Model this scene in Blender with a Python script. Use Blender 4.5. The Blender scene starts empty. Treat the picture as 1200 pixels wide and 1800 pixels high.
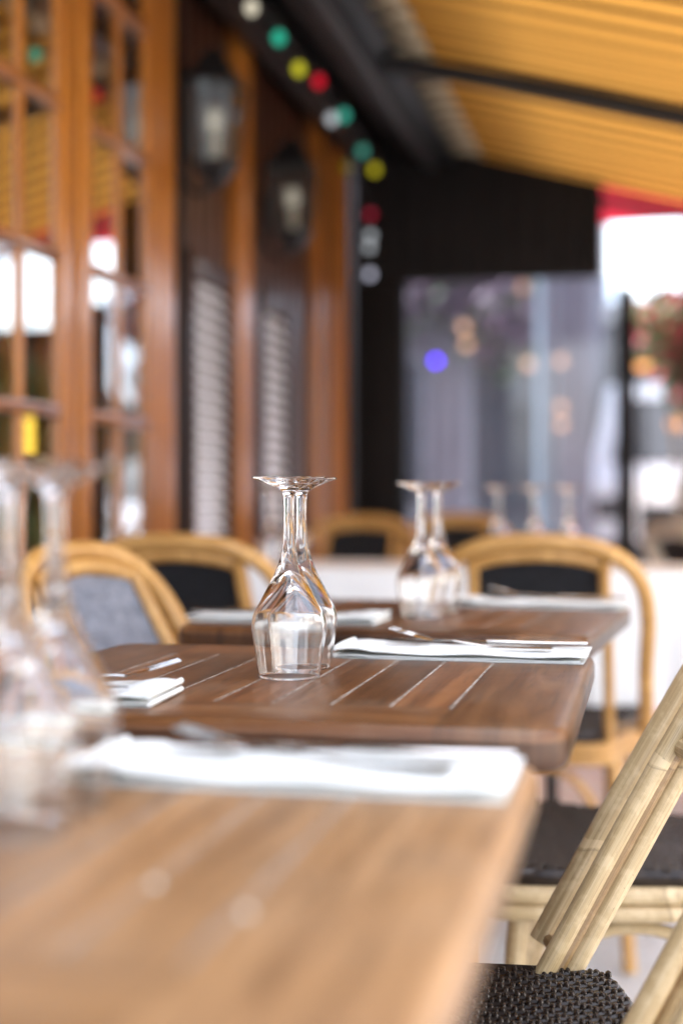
import bpy, bmesh, math, random
from math import sin, cos, pi, radians, sqrt
from mathutils import Vector, Matrix, noise
random.seed(7)
S = bpy.context.scene
COL = S.collection

# ---------------------------------------------------------------- camera
CAMZ = 0.925
cam = bpy.data.objects.new('camera', bpy.data.cameras.new('camera'))
COL.objects.link(cam)
cam.location = (0, 0, CAMZ)
cam.rotation_euler = (radians(90), 0, radians(12.3))
cd = cam.data
cd.sensor_fit = 'HORIZONTAL'; cd.sensor_width = 24; cd.lens = 50
cd.shift_y = -32 / 1200
cd.clip_start = 0.02; cd.clip_end = 500
cd.dof.use_dof = True; cd.dof.focus_distance = 1.37; cd.dof.aperture_fstop = 1.95
S.camera = cam

# ---------------------------------------------------------------- world, sun, exposure
SUN_EL, SUN_AZ = radians(58), radians(-100)      # azimuth: clockwise from +Y towards +X
w = bpy.data.worlds.new('World'); S.world = w; w.use_nodes = True
nt = w.node_tree
sky = nt.nodes.new('ShaderNodeTexSky'); sky.sky_type = 'NISHITA'; sky.sun_disc = False
sky.sun_elevation = SUN_EL; sky.sun_rotation = SUN_AZ
sky.dust_density = 3.0; sky.air_density = 1.0; sky.ozone_density = 1.0
hs = nt.nodes.new('ShaderNodeHueSaturation'); hs.inputs['Saturation'].default_value = .5   # thin bright cloud: a paler sky
nt.links.new(sky.outputs[0], hs.inputs['Color']); nt.links.new(hs.outputs[0], nt.nodes['Background'].inputs[0])
nt.nodes['Background'].inputs[1].default_value = 0.15
sun = bpy.data.objects.new('sun', bpy.data.lights.new('sun', 'SUN')); COL.objects.link(sun)
sun.data.energy = 3.0; sun.data.angle = radians(0.6); sun.data.color = (1, .95, .87)
sd = Vector((sin(SUN_AZ) * cos(SUN_EL), cos(SUN_AZ) * cos(SUN_EL), sin(SUN_EL)))
sun.rotation_euler = sd.to_track_quat('Z', 'Y').to_euler()
S.view_settings.view_transform = 'Standard'; S.view_settings.look = 'None'
S.view_settings.exposure = 3.05; S.view_settings.gamma = 1
S.cycles.use_denoising = True
S.cycles.max_bounces = 14; S.cycles.transmission_bounces = 14; S.cycles.transparent_max_bounces = 16
S.cycles.diffuse_bounces = 5; S.cycles.glossy_bounces = 6
S.cycles.sample_clamp_indirect = 12

# ---------------------------------------------------------------- materials
class M:
    def __init__(s, name):
        s.m = bpy.data.materials.new(name); s.m.use_nodes = True
        s.t = s.m.node_tree; s.t.nodes.clear()
        s.out = s.t.nodes.new('ShaderNodeOutputMaterial')
    def n(s, typ, _props=None, **inp):
        nd = s.t.nodes.new('ShaderNode' + typ)
        for k, v in (_props or {}).items(): setattr(nd, k, v)
        for k, v in inp.items(): s.set(nd, k, v)
        return nd
    def set(s, nd, k, v):
        i = nd.inputs[int(k[1:])] if k[0] == 'i' and k[1:].isdigit() else nd.inputs[k.replace('_', ' ')]
        if isinstance(v, bpy.types.NodeSocket): s.t.links.new(v, i)
        elif isinstance(v, bpy.types.Node): s.t.links.new(v.outputs[0], i)
        else:
            if isinstance(v, tuple) and len(v) == 3 and i.type == 'RGBA': v = (*v, 1)
            i.default_value = v
    def math(s, op, a, b=0.0, c=0.0):
        return s.n('Math', {'operation': op}, i0=a, i1=b, i2=c).outputs[0]
    def mix(s, f, a, b, mode='MIX'):
        nd = s.n('Mix', {'data_type': 'RGBA', 'blend_type': mode})
        s.set(nd, 'i0', f); s.set(nd, 'i6', a); s.set(nd, 'i7', b)
        return nd.outputs[2]
    def ramp(s, f, stops):
        nd = s.n('ValToRGB', Fac=f); e = nd.color_ramp.elements
        while len(e) < len(stops): e.new(.5)
        for q, (p, c) in zip(e, stops):
            q.position = p; q.color = (*c, 1) if len(c) == 3 else c
        return nd.outputs[0]
    def coord(s, kind='Object', scale=(1, 1, 1), loc=(0, 0, 0)):
        tc = s.n('TexCoord')
        return s.n('Mapping', Vector=tc.outputs[kind], Scale=scale, Location=loc).outputs[0]
    def noise(s, vec, scale, detail=4, rough=.55, dist=0.0):
        return s.n('TexNoise', Vector=vec, Scale=scale, Detail=detail, Roughness=rough, Distortion=dist).outputs['Fac']
    def bump(s, h, strength=.3, dist=.002):
        return s.n('Bump', Height=h, Strength=strength, Distance=dist).outputs[0]
    def bsdf(s, **k):
        p = s.n('BsdfPrincipled', **k); s.t.links.new(p.outputs[0], s.out.inputs[0]); return p
    def surf(s, sh):
        s.t.links.new(sh.outputs[0], s.out.inputs[0])

def simple(name, col, rough=.5, metal=0.0, var=.15, scale=8.0, bump=0.0, coat=0.0, spec=.5):
    m = M(name); v = m.coord()
    f = m.noise(v, scale, 5)
    c = m.ramp(f, [(.3, tuple(x * (1 - var) for x in col)), (.7, tuple(min(1, x * (1 + var)) for x in col))])
    kw = dict(Base_Color=c, Roughness=rough, Metallic=metal, Coat_Weight=coat, Specular_IOR_Level=spec)
    if bump: kw['Normal'] = m.bump(m.noise(v, scale * 8, 3), bump, .003)
    m.bsdf(**kw); return m.m

def table_wood(name, dark, mid, light, rough=.36):
    m = M(name)
    tc = m.n('TexCoord'); oi = m.n('ObjectInfo')
    sep = m.n('SeparateXYZ', Vector=tc.outputs['Object']); x, y = sep.outputs[0], sep.outputs[1]
    ax, ay = m.math('ABSOLUTE', x), m.math('ABSOLUTE', y)
    inx = m.math('LESS_THAN', ax, .175); iny = m.math('LESS_THAN', ay, .17)
    plank = m.math('MULTIPLY', inx, iny)
    endb = m.math('MULTIPLY', inx, m.math('SUBTRACT', 1.0, iny))
    px = m.math('DIVIDE', m.math('ADD', x, .175), .05)
    pid = m.math('MULTIPLY', m.math('ADD', m.math('FLOOR', px), 1.0), plank)
    bid = m.math('ADD', pid, m.math('MULTIPLY', endb, m.math('ADD', 11.0, m.math('GREATER_THAN', y, 0.0))))
    bid = m.math('ADD', bid, m.math('MULTIPLY', m.math('GREATER_THAN', ax, .175), m.math('ADD', 21.0, m.math('GREATER_THAN', x, 0.0))))
    bid = m.math('ADD', bid, m.math('MULTIPLY', oi.outputs['Random'], 37.0))
    wn = m.n('TexWhiteNoise', {'noise_dimensions': '1D'}, W=bid)
    rnd = wn.outputs['Value']
    # grain: stretched along the board
    cy = m.n('CombineXYZ', X=m.math('MULTIPLY', x, 42.0), Y=m.math('MULTIPLY', y, 2.6), Z=m.math('MULTIPLY', bid, 3.7))
    cx = m.n('CombineXYZ', X=m.math('MULTIPLY', x, 2.6), Y=m.math('MULTIPLY', y, 42.0), Z=m.math('MULTIPLY', bid, 3.7))
    vm = m.n('Mix', {'data_type': 'VECTOR'}); m.set(vm, 'i0', endb); m.set(vm, 'i4', cy); m.set(vm, 'i5', cx)
    vec = vm.outputs[1]
    g1 = m.noise(vec, 1.0, 7, .62, .9)
    g2 = m.noise(vec, 4.5, 4, .6)
    pores = m.ramp(g2, [(.36, (.0, .0, .0)), (.47, (1, 1, 1))])
    col = m.ramp(g1, [(.28, dark), (.5, mid), (.74, light)])
    col = m.mix(.35, col, pores, 'MULTIPLY')
    tint = m.ramp(rnd, [(0, (.62, .58, .58)), (.5, (.95, .95, .95)), (1, (1.25, 1.12, 1.0))])
    col = m.mix(1.0, col, tint, 'MULTIPLY')
    wear = m.noise(tc.outputs['Object'], 9.0, 6, .6)
    col = m.mix(m.math('MULTIPLY', m.ramp(wear, [(.52, (0, 0, 0)), (.75, (1, 1, 1))]), .25), col, (.30, .22, .15))
    # grooves filled with pale dust
    fr = m.math('FRACT', px)
    d = m.math('MULTIPLY', m.math('MINIMUM', fr, m.math('SUBTRACT', 1.0, fr)), .05)
    gl = m.math('MULTIPLY', m.math('LESS_THAN', d, .0012), m.math('MULTIPLY', m.math('LESS_THAN', ax, .178), iny))
    jd = m.math('MULTIPLY', m.math('LESS_THAN', m.math('ABSOLUTE', m.math('SUBTRACT', ay, .17)), .0005), inx)
    je = m.math('MULTIPLY', m.math('LESS_THAN', m.math('ABSOLUTE', m.math('SUBTRACT', ax, .1755)), .0006), m.math('GREATER_THAN', ay, .17))
    dust = m.ramp(m.noise(tc.outputs['Object'], 70.0, 3), [(.3, (.14, .10, .07)), (.65, (.42, .37, .32))])
    col = m.mix(gl, col, dust)
    seam = m.math('MAXIMUM', jd, je)
    col = m.mix(m.math('MULTIPLY', seam, .8), col, (.03, .018, .01))
    edge = m.math('LESS_THAN', sep.outputs[2], .7405)      # shade on the rim faces, painted in as darker wood
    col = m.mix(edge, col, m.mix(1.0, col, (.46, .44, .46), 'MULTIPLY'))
    h = m.math('SUBTRACT', m.math('MULTIPLY', g2, .25), m.math('ADD', m.math('MULTIPLY', gl, .9), seam))
    rr = m.math('ADD', rough - .1, m.math('MULTIPLY', wear, .25))
    m.bsdf(Base_Color=col, Roughness=m.math('ADD', rr, m.math('MULTIPLY', gl, .3)), Normal=m.bump(h, .35, .0012), Coat_Weight=.06, Coat_Roughness=.22, Specular_IOR_Level=.38)
    return m.m

def rattan(name, dark, mid, light):
    m = M(name)
    tc = m.n('TexCoord'); sep = m.n('SeparateXYZ', Vector=tc.outputs['UV'])
    u, v = sep.outputs[0], sep.outputs[1]
    vec = m.n('CombineXYZ', X=m.math('MULTIPLY', m.math('SINE', m.math('MULTIPLY', u, 6.2832)), 9.0),
              Y=m.math('MULTIPLY', m.math('COSINE', m.math('MULTIPLY', u, 6.2832)), 9.0), Z=m.math('MULTIPLY', v, 6.0))
    g = m.noise(vec, 1.0, 6, .65, .3)
    col = m.ramp(g, [(.3, dark), (.52, mid), (.72, light)])
    pv = m.coord('Object', (1, 1, 1))
    patch = m.ramp(m.noise(pv, 26.0, 6, .7), [(.5, (0, 0, 0)), (.58, (1, 1, 1))])
    col = m.mix(m.math('MULTIPLY', patch, .22), col, tuple(min(1, x * 1.25 + .05) for x in light))
    # growth nodes every 0.23 m
    ph = m.math('FRACT', m.math('ADD', m.math('DIVIDE', v, .31), m.math('MULTIPLY', m.noise(pv, 9.0, 2), .35)))
    node = m.math('LESS_THAN', m.math('ABSOLUTE', m.math('SUBTRACT', ph, .5)), .004)
    node2 = m.math('LESS_THAN', m.math('ABSOLUTE', m.math('SUBTRACT', ph, .53)), .02)
    col = m.mix(m.math('MULTIPLY', node2, .45), col, tuple(min(1, x * 1.3) for x in light))
    col = m.mix(m.math('MULTIPLY', node, m.math('MULTIPLY', m.noise(pv, 60.0, 3), .8)), col, (.16, .10, .05))
    spots = m.ramp(m.noise(pv, 130.0, 2), [(.70, (0, 0, 0)), (.74, (1, 1, 1))])
    col = m.mix(m.math('MULTIPLY', spots, .5), col, (.12, .07, .035))
    h = m.math('SUBTRACT', m.math('MULTIPLY', g, .4), node)
    m.bsdf(Base_Color=col, Roughness=.42, Normal=m.bump(h, .3, .001), Coat_Weight=.15, Coat_Roughness=.2)
    return m.m

def weave_mat(name, col, col2, rough=.3):
    m = M(name); v = m.coord()
    c = m.ramp(m.noise(v, 60.0, 3), [(.35, col), (.65, col2)])
    m.bsdf(Base_Color=c, Roughness=rough, Specular_IOR_Level=.3, Normal=m.bump(m.noise(v, 400.0, 2), .15, .0006))
    return m.m

def clear_glass(name, rough=0.0):
    m = M(name)
    m.bsdf(Base_Color=(1, 1, 1), Roughness=rough, IOR=1.5, Transmission_Weight=1.0)
    return m.m

def pane_glass(name, tint=(.9, .92, .9), haze=0.0, hazecol=(.5, .5, .55), refl=1.0, rough=.0, ior=1.5):
    """thin pane: see through, mirror by Fresnel, a little dirt"""
    m = M(name)
    v = m.coord()
    back = m.n('NewGeometry').outputs['Backfacing']
    fr = m.n('Fresnel', IOR=m.math('ADD', ior, m.math('MULTIPLY', back, 1.0 / ior - ior)))   # same mirror from either side
    tr = m.n('BsdfTransparent', Color=tint)
    gl = m.n('BsdfGlossy', Color=(1, 1, 1), Roughness=rough,
             Normal=m.bump(m.noise(v, 2.0, 2), .02, .004))
    a = m.n('MixShader', Fac=m.math('MINIMUM', m.math('MULTIPLY', fr, refl), 1.0)); m.set(a, 'i1', tr); m.set(a, 'i2', gl)
    if haze:
        df = m.n('BsdfTranslucent', Color=hazecol); d2 = m.n('BsdfDiffuse', Color=hazecol)
        ad = m.n('MixShader', Fac=.5); m.set(ad, 'i1', df); m.set(ad, 'i2', d2)
        dirt = m.math('MULTIPLY', m.ramp(m.noise(v, 3.0, 5), [(.3, (.6, .6, .6)), (.7, (1, 1, 1))]), haze)
        b = m.n('MixShader', Fac=dirt); m.set(b, 'i1', a); m.set(b, 'i2', ad); a = b
    m.surf(a); return m.m

def emit(name, col, strength):
    m = M(name); e = m.n('Emission', Color=col, Strength=strength); m.surf(e); return m.m

def facade_wood(name, dark, mid, light, rough=.3, axis='Z', coat=.35):
    m = M(name)
    sc = {'Z': (30, 30, 1.6), 'Y': (30, 1.6, 30)}[axis]
    v = m.coord('Object', sc)
    g = m.noise(v, 1.0, 6, .6, .6)
    col = m.ramp(g, [(.3, dark), (.5, mid), (.72, light)])
    m.bsdf(Base_Color=col, Roughness=rough, Normal=m.bump(g, .12, .002), Coat_Weight=coat, Coat_Roughness=.12, Specular_IOR_Level=.2 + coat * .8)
    return m.m

def awning_fabric(name, a, b, period=.155, duty=.62, trans=.75):
    m = M(name)
    tc = m.n('TexCoord'); sep = m.n('SeparateXYZ', Vector=tc.outputs['Object'])
    f = m.math('FRACT', m.math('DIVIDE', sep.outputs[1], period))
    stripe = m.math('LESS_THAN', f, duty)
    thread = m.noise(m.coord('Object', (60, 400, 60)), 1.0, 2)
    col = m.mix(stripe, b, a)
    col = m.mix(.25, col, m.ramp(thread, [(.3, (.6, .6, .6)), (.7, (1, 1, 1))]), 'MULTIPLY')
    tl = m.n('BsdfTranslucent', Color=col); df = m.n('BsdfDiffuse', Color=col)
    mx = m.n('MixShader', Fac=trans); m.set(mx, 'i1', df); m.set(mx, 'i2', tl)
    m.surf(mx); return m.m

def paving(name, base, joint, sx=.4, sy=.4):
    m = M(name); v = m.coord()
    br = m.n('TexBrick', Vector=v, Scale=1.0, Mortar_Size=.004, Color1=base, Color2=tuple(x * .86 for x in base), Mortar=joint, Brick_Width=sx, Row_Height=sy)
    n = m.noise(v, 3.0, 7, .65); n2 = m.noise(v, 45.0, 4)
    col = m.mix(.5, br.outputs[0], m.ramp(n, [(.3, (.62, .61, .6)), (.7, (1, 1, 1))]), 'MULTIPLY')
    col = m.mix(.3, col, m.ramp(n2, [(.35, (.5, .5, .5)), (.65, (1, 1, 1))]), 'MULTIPLY')
    m.bsdf(Base_Color=col, Roughness=.75, Normal=m.bump(n2, .25, .003)); return m.m

MT = dict(
    woodglare=table_wood('table_wood_glare', (.20, .098, .040), (.37, .195, .082), (.50, .285, .135), .38),  # front table: glare painted in as a lighter base colour
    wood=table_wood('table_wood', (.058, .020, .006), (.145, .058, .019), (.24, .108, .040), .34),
    rattan=rattan('rattan_honey', (.28, .13, .032), (.47, .245, .066), (.60, .35, .115)),
    pale=rattan('rattan_pale', (.28, .18, .08), (.46, .33, .17), (.60, .46, .275)),
    streetlit=rattan('rattan_streetlit', (.48, .40, .30), (.62, .54, .43), (.74, .67, .56)),  # street light on the far chair, painted into the cane colour
    canebrown=rattan('rattan_brown', (.16, .085, .03), (.27, .16, .065), (.38, .25, .12)),
    weave=weave_mat('weave_brown', (.017, .011, .008), (.034, .023, .017), .22),
    weaveblack=weave_mat('weave_black', (.006, .0065, .008), (.013, .014, .018), .42),
    black=simple('black_metal', (.010, .010, .011), .5, spec=.3),
    glass=clear_glass('drinking_glass'),
    napkin=simple('napkin_paper', (.79, .80, .77), .85, var=.03, scale=40, bump=.3, spec=.2),
    steel=simple('cutlery_steel', (.62, .61, .6), .16, metal=1.0, var=.06, scale=20),
    glint=simple('glint_white', (.72, .66, .56), .8, scale=300),
    cloth=simple('white_cloth', (.80, .80, .80), .9, var=.03, scale=6, bump=.1, spec=.1),
    orange=facade_wood('varnished_wood', (.13, .038, .006), (.30, .098, .013), (.46, .175, .028), .3),
    orangeh=facade_wood('varnished_rail', (.12, .036, .012), (.22, .075, .022), (.32, .125, .045), .28, 'Y'),
    brown=facade_wood('brown_panel', (.018, .008, .005), (.038, .014, .008), (.068, .027, .014), .35, coat=.1),
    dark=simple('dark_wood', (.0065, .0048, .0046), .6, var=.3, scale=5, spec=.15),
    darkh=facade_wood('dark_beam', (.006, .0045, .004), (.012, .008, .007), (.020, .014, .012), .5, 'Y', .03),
    pane=pane_glass('window_glass', refl=3.7),
    louvre=simple('louvre_paint', (.72, .75, .82), .3, var=.04),
    alu=simple('grey_metal', (.06, .055, .057), .4, metal=.6, var=.1),
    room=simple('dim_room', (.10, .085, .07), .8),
    awn=awning_fabric('awning_orange', (.74, .35, .065), (.08, .036, .010), duty=.55, trans=.5),
    beige=awning_fabric('awning_edge', (.66, .56, .40), (.34, .27, .18), trans=.5),
    red=awning_fabric('red_canvas', (.52, .035, .065), (.48, .032, .06), trans=.7),
    floor=paving('terrace_stone', (.78, .78, .785), (.45, .44, .43), .6, .6),
    street=paving('street_paving', (.42, .41, .40), (.2, .2, .2), .25, .12),
)

# ---------------------------------------------------------------- mesh helpers
class MB:
    def __init__(s): s.v = []; s.f = []; s.uv = []
    def add(s, vs, fs, uvs=None):
        o = len(s.v); s.v += [tuple(p) for p in vs]
        for k, f in enumerate(fs):
            s.f.append(tuple(i + o for i in f)); s.uv.append(uvs[k] if uvs else [(0, 0)] * len(f))
    def box(s, lo, hi, bev=.0, mat=None):
        """axis box with chamfered edges"""
        x0, y0, z0 = lo; x1, y1, z1 = hi
        b = min(bev, (x1 - x0) * .45, (y1 - y0) * .45, (z1 - z0) * .45)
        bm = bmesh.new(); bmesh.ops.create_cube(bm, size=1)
        for q in bm.verts:
            q.co = Vector((x0 + (q.co.x + .5) * (x1 - x0), y0 + (q.co.y + .5) * (y1 - y0), z0 + (q.co.z + .5) * (z1 - z0)))
        if b > 0: bmesh.ops.bevel(bm, geom=bm.edges[:], offset=b, segments=2, affect='EDGES', profile=.6)
        s.bm(bm, mat); bm.free()
    def bm(s, bm, mat=None):
        bm.verts.index_update()
        s.add([(mat @ q.co) if mat else q.co for q in bm.verts], [[q.index for q in f.verts] for f in bm.faces])
    def tube(s, pts, r, seg=12, closed=False, sub=6, flat=(1, 1)):
        P = [Vector(p) for p in pts]; R = list(r) if isinstance(r, (list, tuple)) else [r] * len(P)
        if sub > 1 and len(P) > 2:
            Q, T = [], []; n = len(P); rng = n if closed else n - 1
            for i in range(rng):
                g = (lambda k: P[k % n]) if closed else (lambda k: P[min(max(k, 0), n - 1)])
                p0, p1, p2, p3 = g(i - 1), g(i), g(i + 1), g(i + 2)
                for j in range(sub):
                    t = j / sub
                    Q.append(.5 * (2 * p1 + (p2 - p0) * t + (2 * p0 - 5 * p1 + 4 * p2 - p3) * t * t + (3 * p1 - p0 - 3 * p2 + p3) * t ** 3))
                    T.append(R[i] * (1 - t) + R[(i + 1) % n] * t)
            if not closed: Q.append(P[-1]); T.append(R[-1])
            P, R = Q, T
        elif len(P) == 2 and sub > 1:
            n = max(2, int((P[1] - P[0]).length / .04))
            P, R = [P[0].lerp(P[1], i / n) for i in range(n + 1)], [R[0] + (R[1] - R[0]) * i / n for i in range(n + 1)]
        n = len(P); tang = []
        for i in range(n):
            a = P[(i + 1) % n] if (closed or i < n - 1) else P[i]; b = P[i - 1] if (closed or i > 0) else P[i]
            tang.append((a - b).normalized())
        up = Vector((0, 0, 1)) if abs(tang[0].z) < .9 else Vector((1, 0, 0))
        nn = (up - tang[0] * up.dot(tang[0])).normalized(); vs = []; L = [0]
        for i in range(n):
            nn = (nn - tang[i] * nn.dot(tang[i])).normalized(); bb = tang[i].cross(nn)
            for k in range(seg):
                a = 2 * pi * k / seg
                vs.append(P[i] + nn * cos(a) * R[i] * flat[0] + bb * sin(a) * R[i] * flat[1])
            if i: L.append(L[-1] + (P[i] - P[i - 1]).length)
        fs, uvs = [], []
        for i in range(n if closed else n - 1):
            j = (i + 1) % n; l1 = L[j] if j else L[-1] + .02
            for k in range(seg):
                q = (k + 1) % seg
                fs.append((i * seg + k, i * seg + q, j * seg + q, j * seg + k))
                uvs.append([(k / seg, L[i]), ((k + 1) / seg, L[i]), ((k + 1) / seg, l1), (k / seg, l1)])
        if not closed:
            fs.append(tuple(range(seg))[::-1]); uvs.append([(0, L[0])] * seg)
            fs.append(tuple((n - 1) * seg + k for k in range(seg))); uvs.append([(0, L[-1])] * seg)
        s.add(vs, fs, uvs)
    def lathe(s, prof, seg=40, c=(0, 0, 0), closed=True):
        vs, fs = [], []; n = len(prof)
        for (r, z) in prof:
            for k in range(seg):
                a = 2 * pi * k / seg; vs.append((c[0] + r * cos(a), c[1] + r * sin(a), c[2] + z))
        for i in range(n if closed else n - 1):
            j = (i + 1) % n
            for k in range(seg):
                q = (k + 1) % seg; fs.append((i * seg + k, i * seg + q, j * seg + q, j * seg + k))
        s.add(vs, fs)
    def sphere(s, c, r, nu=12, nv=8, sc=(1, 1, 1)):
        vs = [(c[0], c[1], c[2] + r * sc[2])]; fs = []
        for i in range(1, nv):
            for k in range(nu):
                t, p = pi * i / nv, 2 * pi * k / nu
                vs.append((c[0] + r * sc[0] * sin(t) * cos(p), c[1] + r * sc[1] * sin(t) * sin(p), c[2] + r * sc[2] * cos(t)))
        vs.append((c[0], c[1], c[2] - r * sc[2])); b = len(vs) - 1
        for k in range(nu):
            q = (k + 1) % nu; fs.append((0, 1 + k, 1 + q)); fs.append((b, 1 + (nv - 2) * nu + q, 1 + (nv - 2) * nu + k))
            for i in range(nv - 2): fs.append((1 + i * nu + k, 1 + (i + 1) * nu + k, 1 + (i + 1) * nu + q, 1 + i * nu + q))
        s.add(vs, fs)
    def grid(s, fn, nu, nv):
        vs = [fn(i / nu, j / nv) for j in range(nv + 1) for i in range(nu + 1)]
        fs = [(j * (nu + 1) + i, j * (nu + 1) + i + 1, (j + 1) * (nu + 1) + i + 1, (j + 1) * (nu + 1) + i) for j in range(nv) for i in range(nu)]
        s.add(vs, fs)
    def build(s, name, mat, parent=None, smooth=True, recalc=True, weld=False):
        me = bpy.data.meshes.new(name); me.from_pydata(s.v, [], s.f)
        ul = me.uv_layers.new(name='UVMap')
        flat = [c for f in s.uv for p in f for c in p]
        ul.data.foreach_set('uv', flat)
        if recalc or weld:
            b = bmesh.new(); b.from_mesh(me)
            if weld: bmesh.ops.remove_doubles(b, verts=b.verts[:], dist=1e-6)
            bmesh.ops.recalc_face_normals(b, faces=b.faces[:]); b.to_mesh(me); b.free()
        if smooth:
            me.polygons.foreach_set('use_smooth', [True] * len(me.polygons))
            try: me.set_sharp_from_angle(angle=radians(38))
            except Exception: pass
        me.materials.append(mat if not isinstance(mat, str) else MT[mat])
        o = bpy.data.objects.new(name, me); COL.objects.link(o)
        if parent: o.parent = parent
        return o

def tag(o, label=None, cat=None, group=None, kind=None):
    if label: o['label'] = label
    if cat: o['category'] = cat
    if group: o['group'] = group
    if kind: o['kind'] = kind
    return o
def thing(name, label, cat, loc=(0, 0, 0), rz=0, group=None):
    o = bpy.data.objects.new(name, None); COL.objects.link(o)
    o.empty_display_size = .05; o.location = loc; o.rotation_euler = (0, 0, rz)
    return tag(o, label, cat, group)
def dup(root, loc, rz=None, label=None, group=None):
    def cp(o, par):
        c = o.copy(); COL.objects.link(c)
        if par: c.parent = par
        for ch in kids.get(o, []): cp(ch, c)
        return c
    kids = {}
    for o in list(COL.objects):
        if o.parent: kids.setdefault(o.parent, []).append(o)
    r = cp(root, None); r.location = loc
    if rz is not None: r.rotation_euler = (0, 0, rz)
    if label: r['label'] = label
    if group: r['group'] = group
    return r
TH = radians(12.3)
def at(px, py, D):
    """photo pixel at camera depth D -> world point"""
    u, v = (px - 600) / 2500, (868 - py) / 2500
    return Vector((D * (-sin(TH) + u * cos(TH)), D * (cos(TH) + u * sin(TH)), CAMZ + D * v))

# ================================================================ SETTING
g = MB(); g.grid(lambda u, v: (-60 + 160 * u, -60 + 180 * v, -.004), 8, 8)
tag(g.build('street', 'street', smooth=False), kind='structure')
g = MB(); g.grid(lambda u, v: (-1.28 + 3.2 * u, -2.6 + 8.9 * v, 0.0), 16, 40)
tag(g.build('terrace_floor', 'floor', smooth=False), kind='structure')

# ---------------------------------------------------------------- restaurant facade along the left
XW = -1.3
fac = thing('restaurant_facade', 'varnished wooden restaurant front with tall paned windows along the left side', 'building', (XW, 0, 0))
def P(b, name, m, par=fac, **k):                     # builder in facade coordinates: x out of the wall, y along
    return b.build(name, m, par, **k)
# interior room, dim
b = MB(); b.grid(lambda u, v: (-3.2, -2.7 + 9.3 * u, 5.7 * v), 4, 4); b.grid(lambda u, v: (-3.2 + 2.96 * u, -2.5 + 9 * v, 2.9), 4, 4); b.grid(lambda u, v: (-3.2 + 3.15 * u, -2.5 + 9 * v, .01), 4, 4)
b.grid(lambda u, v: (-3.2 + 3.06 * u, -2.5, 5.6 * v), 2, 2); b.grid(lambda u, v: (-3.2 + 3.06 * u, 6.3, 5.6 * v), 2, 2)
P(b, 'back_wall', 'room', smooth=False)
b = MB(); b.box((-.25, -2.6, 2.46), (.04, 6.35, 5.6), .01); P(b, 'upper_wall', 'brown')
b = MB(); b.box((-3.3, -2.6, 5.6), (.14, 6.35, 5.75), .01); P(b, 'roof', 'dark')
b = MB(); b.box((-.12, -2.6, 0), (.012, 3.61, .36), .006); P(b, 'base_panel', 'brown')
# window leaves
def leaf(y0, y1):
    fr = MB(); st = .085
    zb, zt = .37, 2.44
    fr.box((-.045, y0, zb), (.018, y0 + st, zt), .006); fr.box((-.045, y1 - st, zb), (.018, y1, zt), .006)
    fr.box((-.042, y0 + st, zb), (.014, y1 - st, zb + .1), .006); fr.box((-.042, y0 + st, zt - .09), (.014, y1 - st, zt), .006)
    w = P(fr, 'window', 'orange')
    mu = MB(); ym = (y0 + y1) / 2
    mu.box((-.036, ym - .014, zb + .1), (.014, ym + .014, zt - .09), .004)
    P(mu, 'glazing_bar', 'orange', w)
    for z in (.762, 1.108, 1.455, 1.79, 2.13):
        mu = MB(); mu.box((-.034, y0 + st, z - .014), (.022, y1 - st, z + .014), .006)
        P(mu, 'cross_bar', 'orangeh', w)
    pn = MB(); pn.grid(lambda u, v: (.006, y0 + st - .004 + (y1 - y0 - 2 * st + .008) * u, zb + .09 + (zt - zb - .17) * v), 1, 1)
    P(pn, 'pane', 'pane', w, smooth=False)
    return w
for k in range(6): leaf(3.06 - .565 * k, 3.60 - .565 * k)
# posts and bays beyond the windows
def post(y0, y1, out, m='orange'):
    b = MB(); b.box((-.10, y0, 0), (out, y1, 2.455), .008); P(b, 'post', m)
post(3.605, 3.735, .02); post(3.737, 3.85, .008, 'dark')
post(4.36, 4.50, .022); post(4.502, 4.60, .010, 'brown'); post(5.45, 5.56, .02); post(5.562, 5.72, .010, 'brown'); post(5.722, 6.0, .02); post(6.002, 6.35, .0, 'dark')
for (y0, y1) in ((3.852, 4.358), (4.602, 5.448)):
    b = MB(); b.box((-.14, y0, 0), (-.03, y1, 2.455), .003)
    n = max(3, int((y1 - y0) / .1))
    for i in range(n):                                # tongue and groove boards
        q0 = y0 + (y1 - y0) * i / n
        b.box((-.0305, q0 + .004, .02), (-.018, q0 + (y1 - y0) / n - .004, 2.44), .004)
    P(b, 'wall_panel', 'brown')
    s0, s1 = y0 + .02, y0 + .43
    fr = MB()
    for (a, c) in ((s0, s0 + .045), (s1 - .045, s1)): fr.box((-.0175, a, .42), (.02, c, 1.63), .005)
    for (a, c) in ((.42, .50), (1.56, 1.63)): fr.box((-.0165, s0 + .045, a), (.017, s1 - .045, c), .005)
    sh = P(fr, 'shutter', 'brown')
    lv = MB()
    for i in range(25):
        z = .515 + i * .042
        lv.box((-.003, s0 + .047, -.0035), (.034, s1 - .047, .0035), .002, Matrix.Translation((-.012, 0, z + .024)) @ Matrix.Rotation(radians(52), 4, 'Y'))
    P(lv, 'slats', 'louvre', sh)
# soffit and its beams between wall and awning
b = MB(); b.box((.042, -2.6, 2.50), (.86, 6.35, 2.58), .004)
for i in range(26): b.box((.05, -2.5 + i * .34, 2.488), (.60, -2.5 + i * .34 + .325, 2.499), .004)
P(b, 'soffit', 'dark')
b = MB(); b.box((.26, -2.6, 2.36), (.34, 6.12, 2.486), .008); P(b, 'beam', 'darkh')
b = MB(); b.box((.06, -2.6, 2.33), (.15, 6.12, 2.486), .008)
P(b, 'beam', 'darkh')

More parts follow.
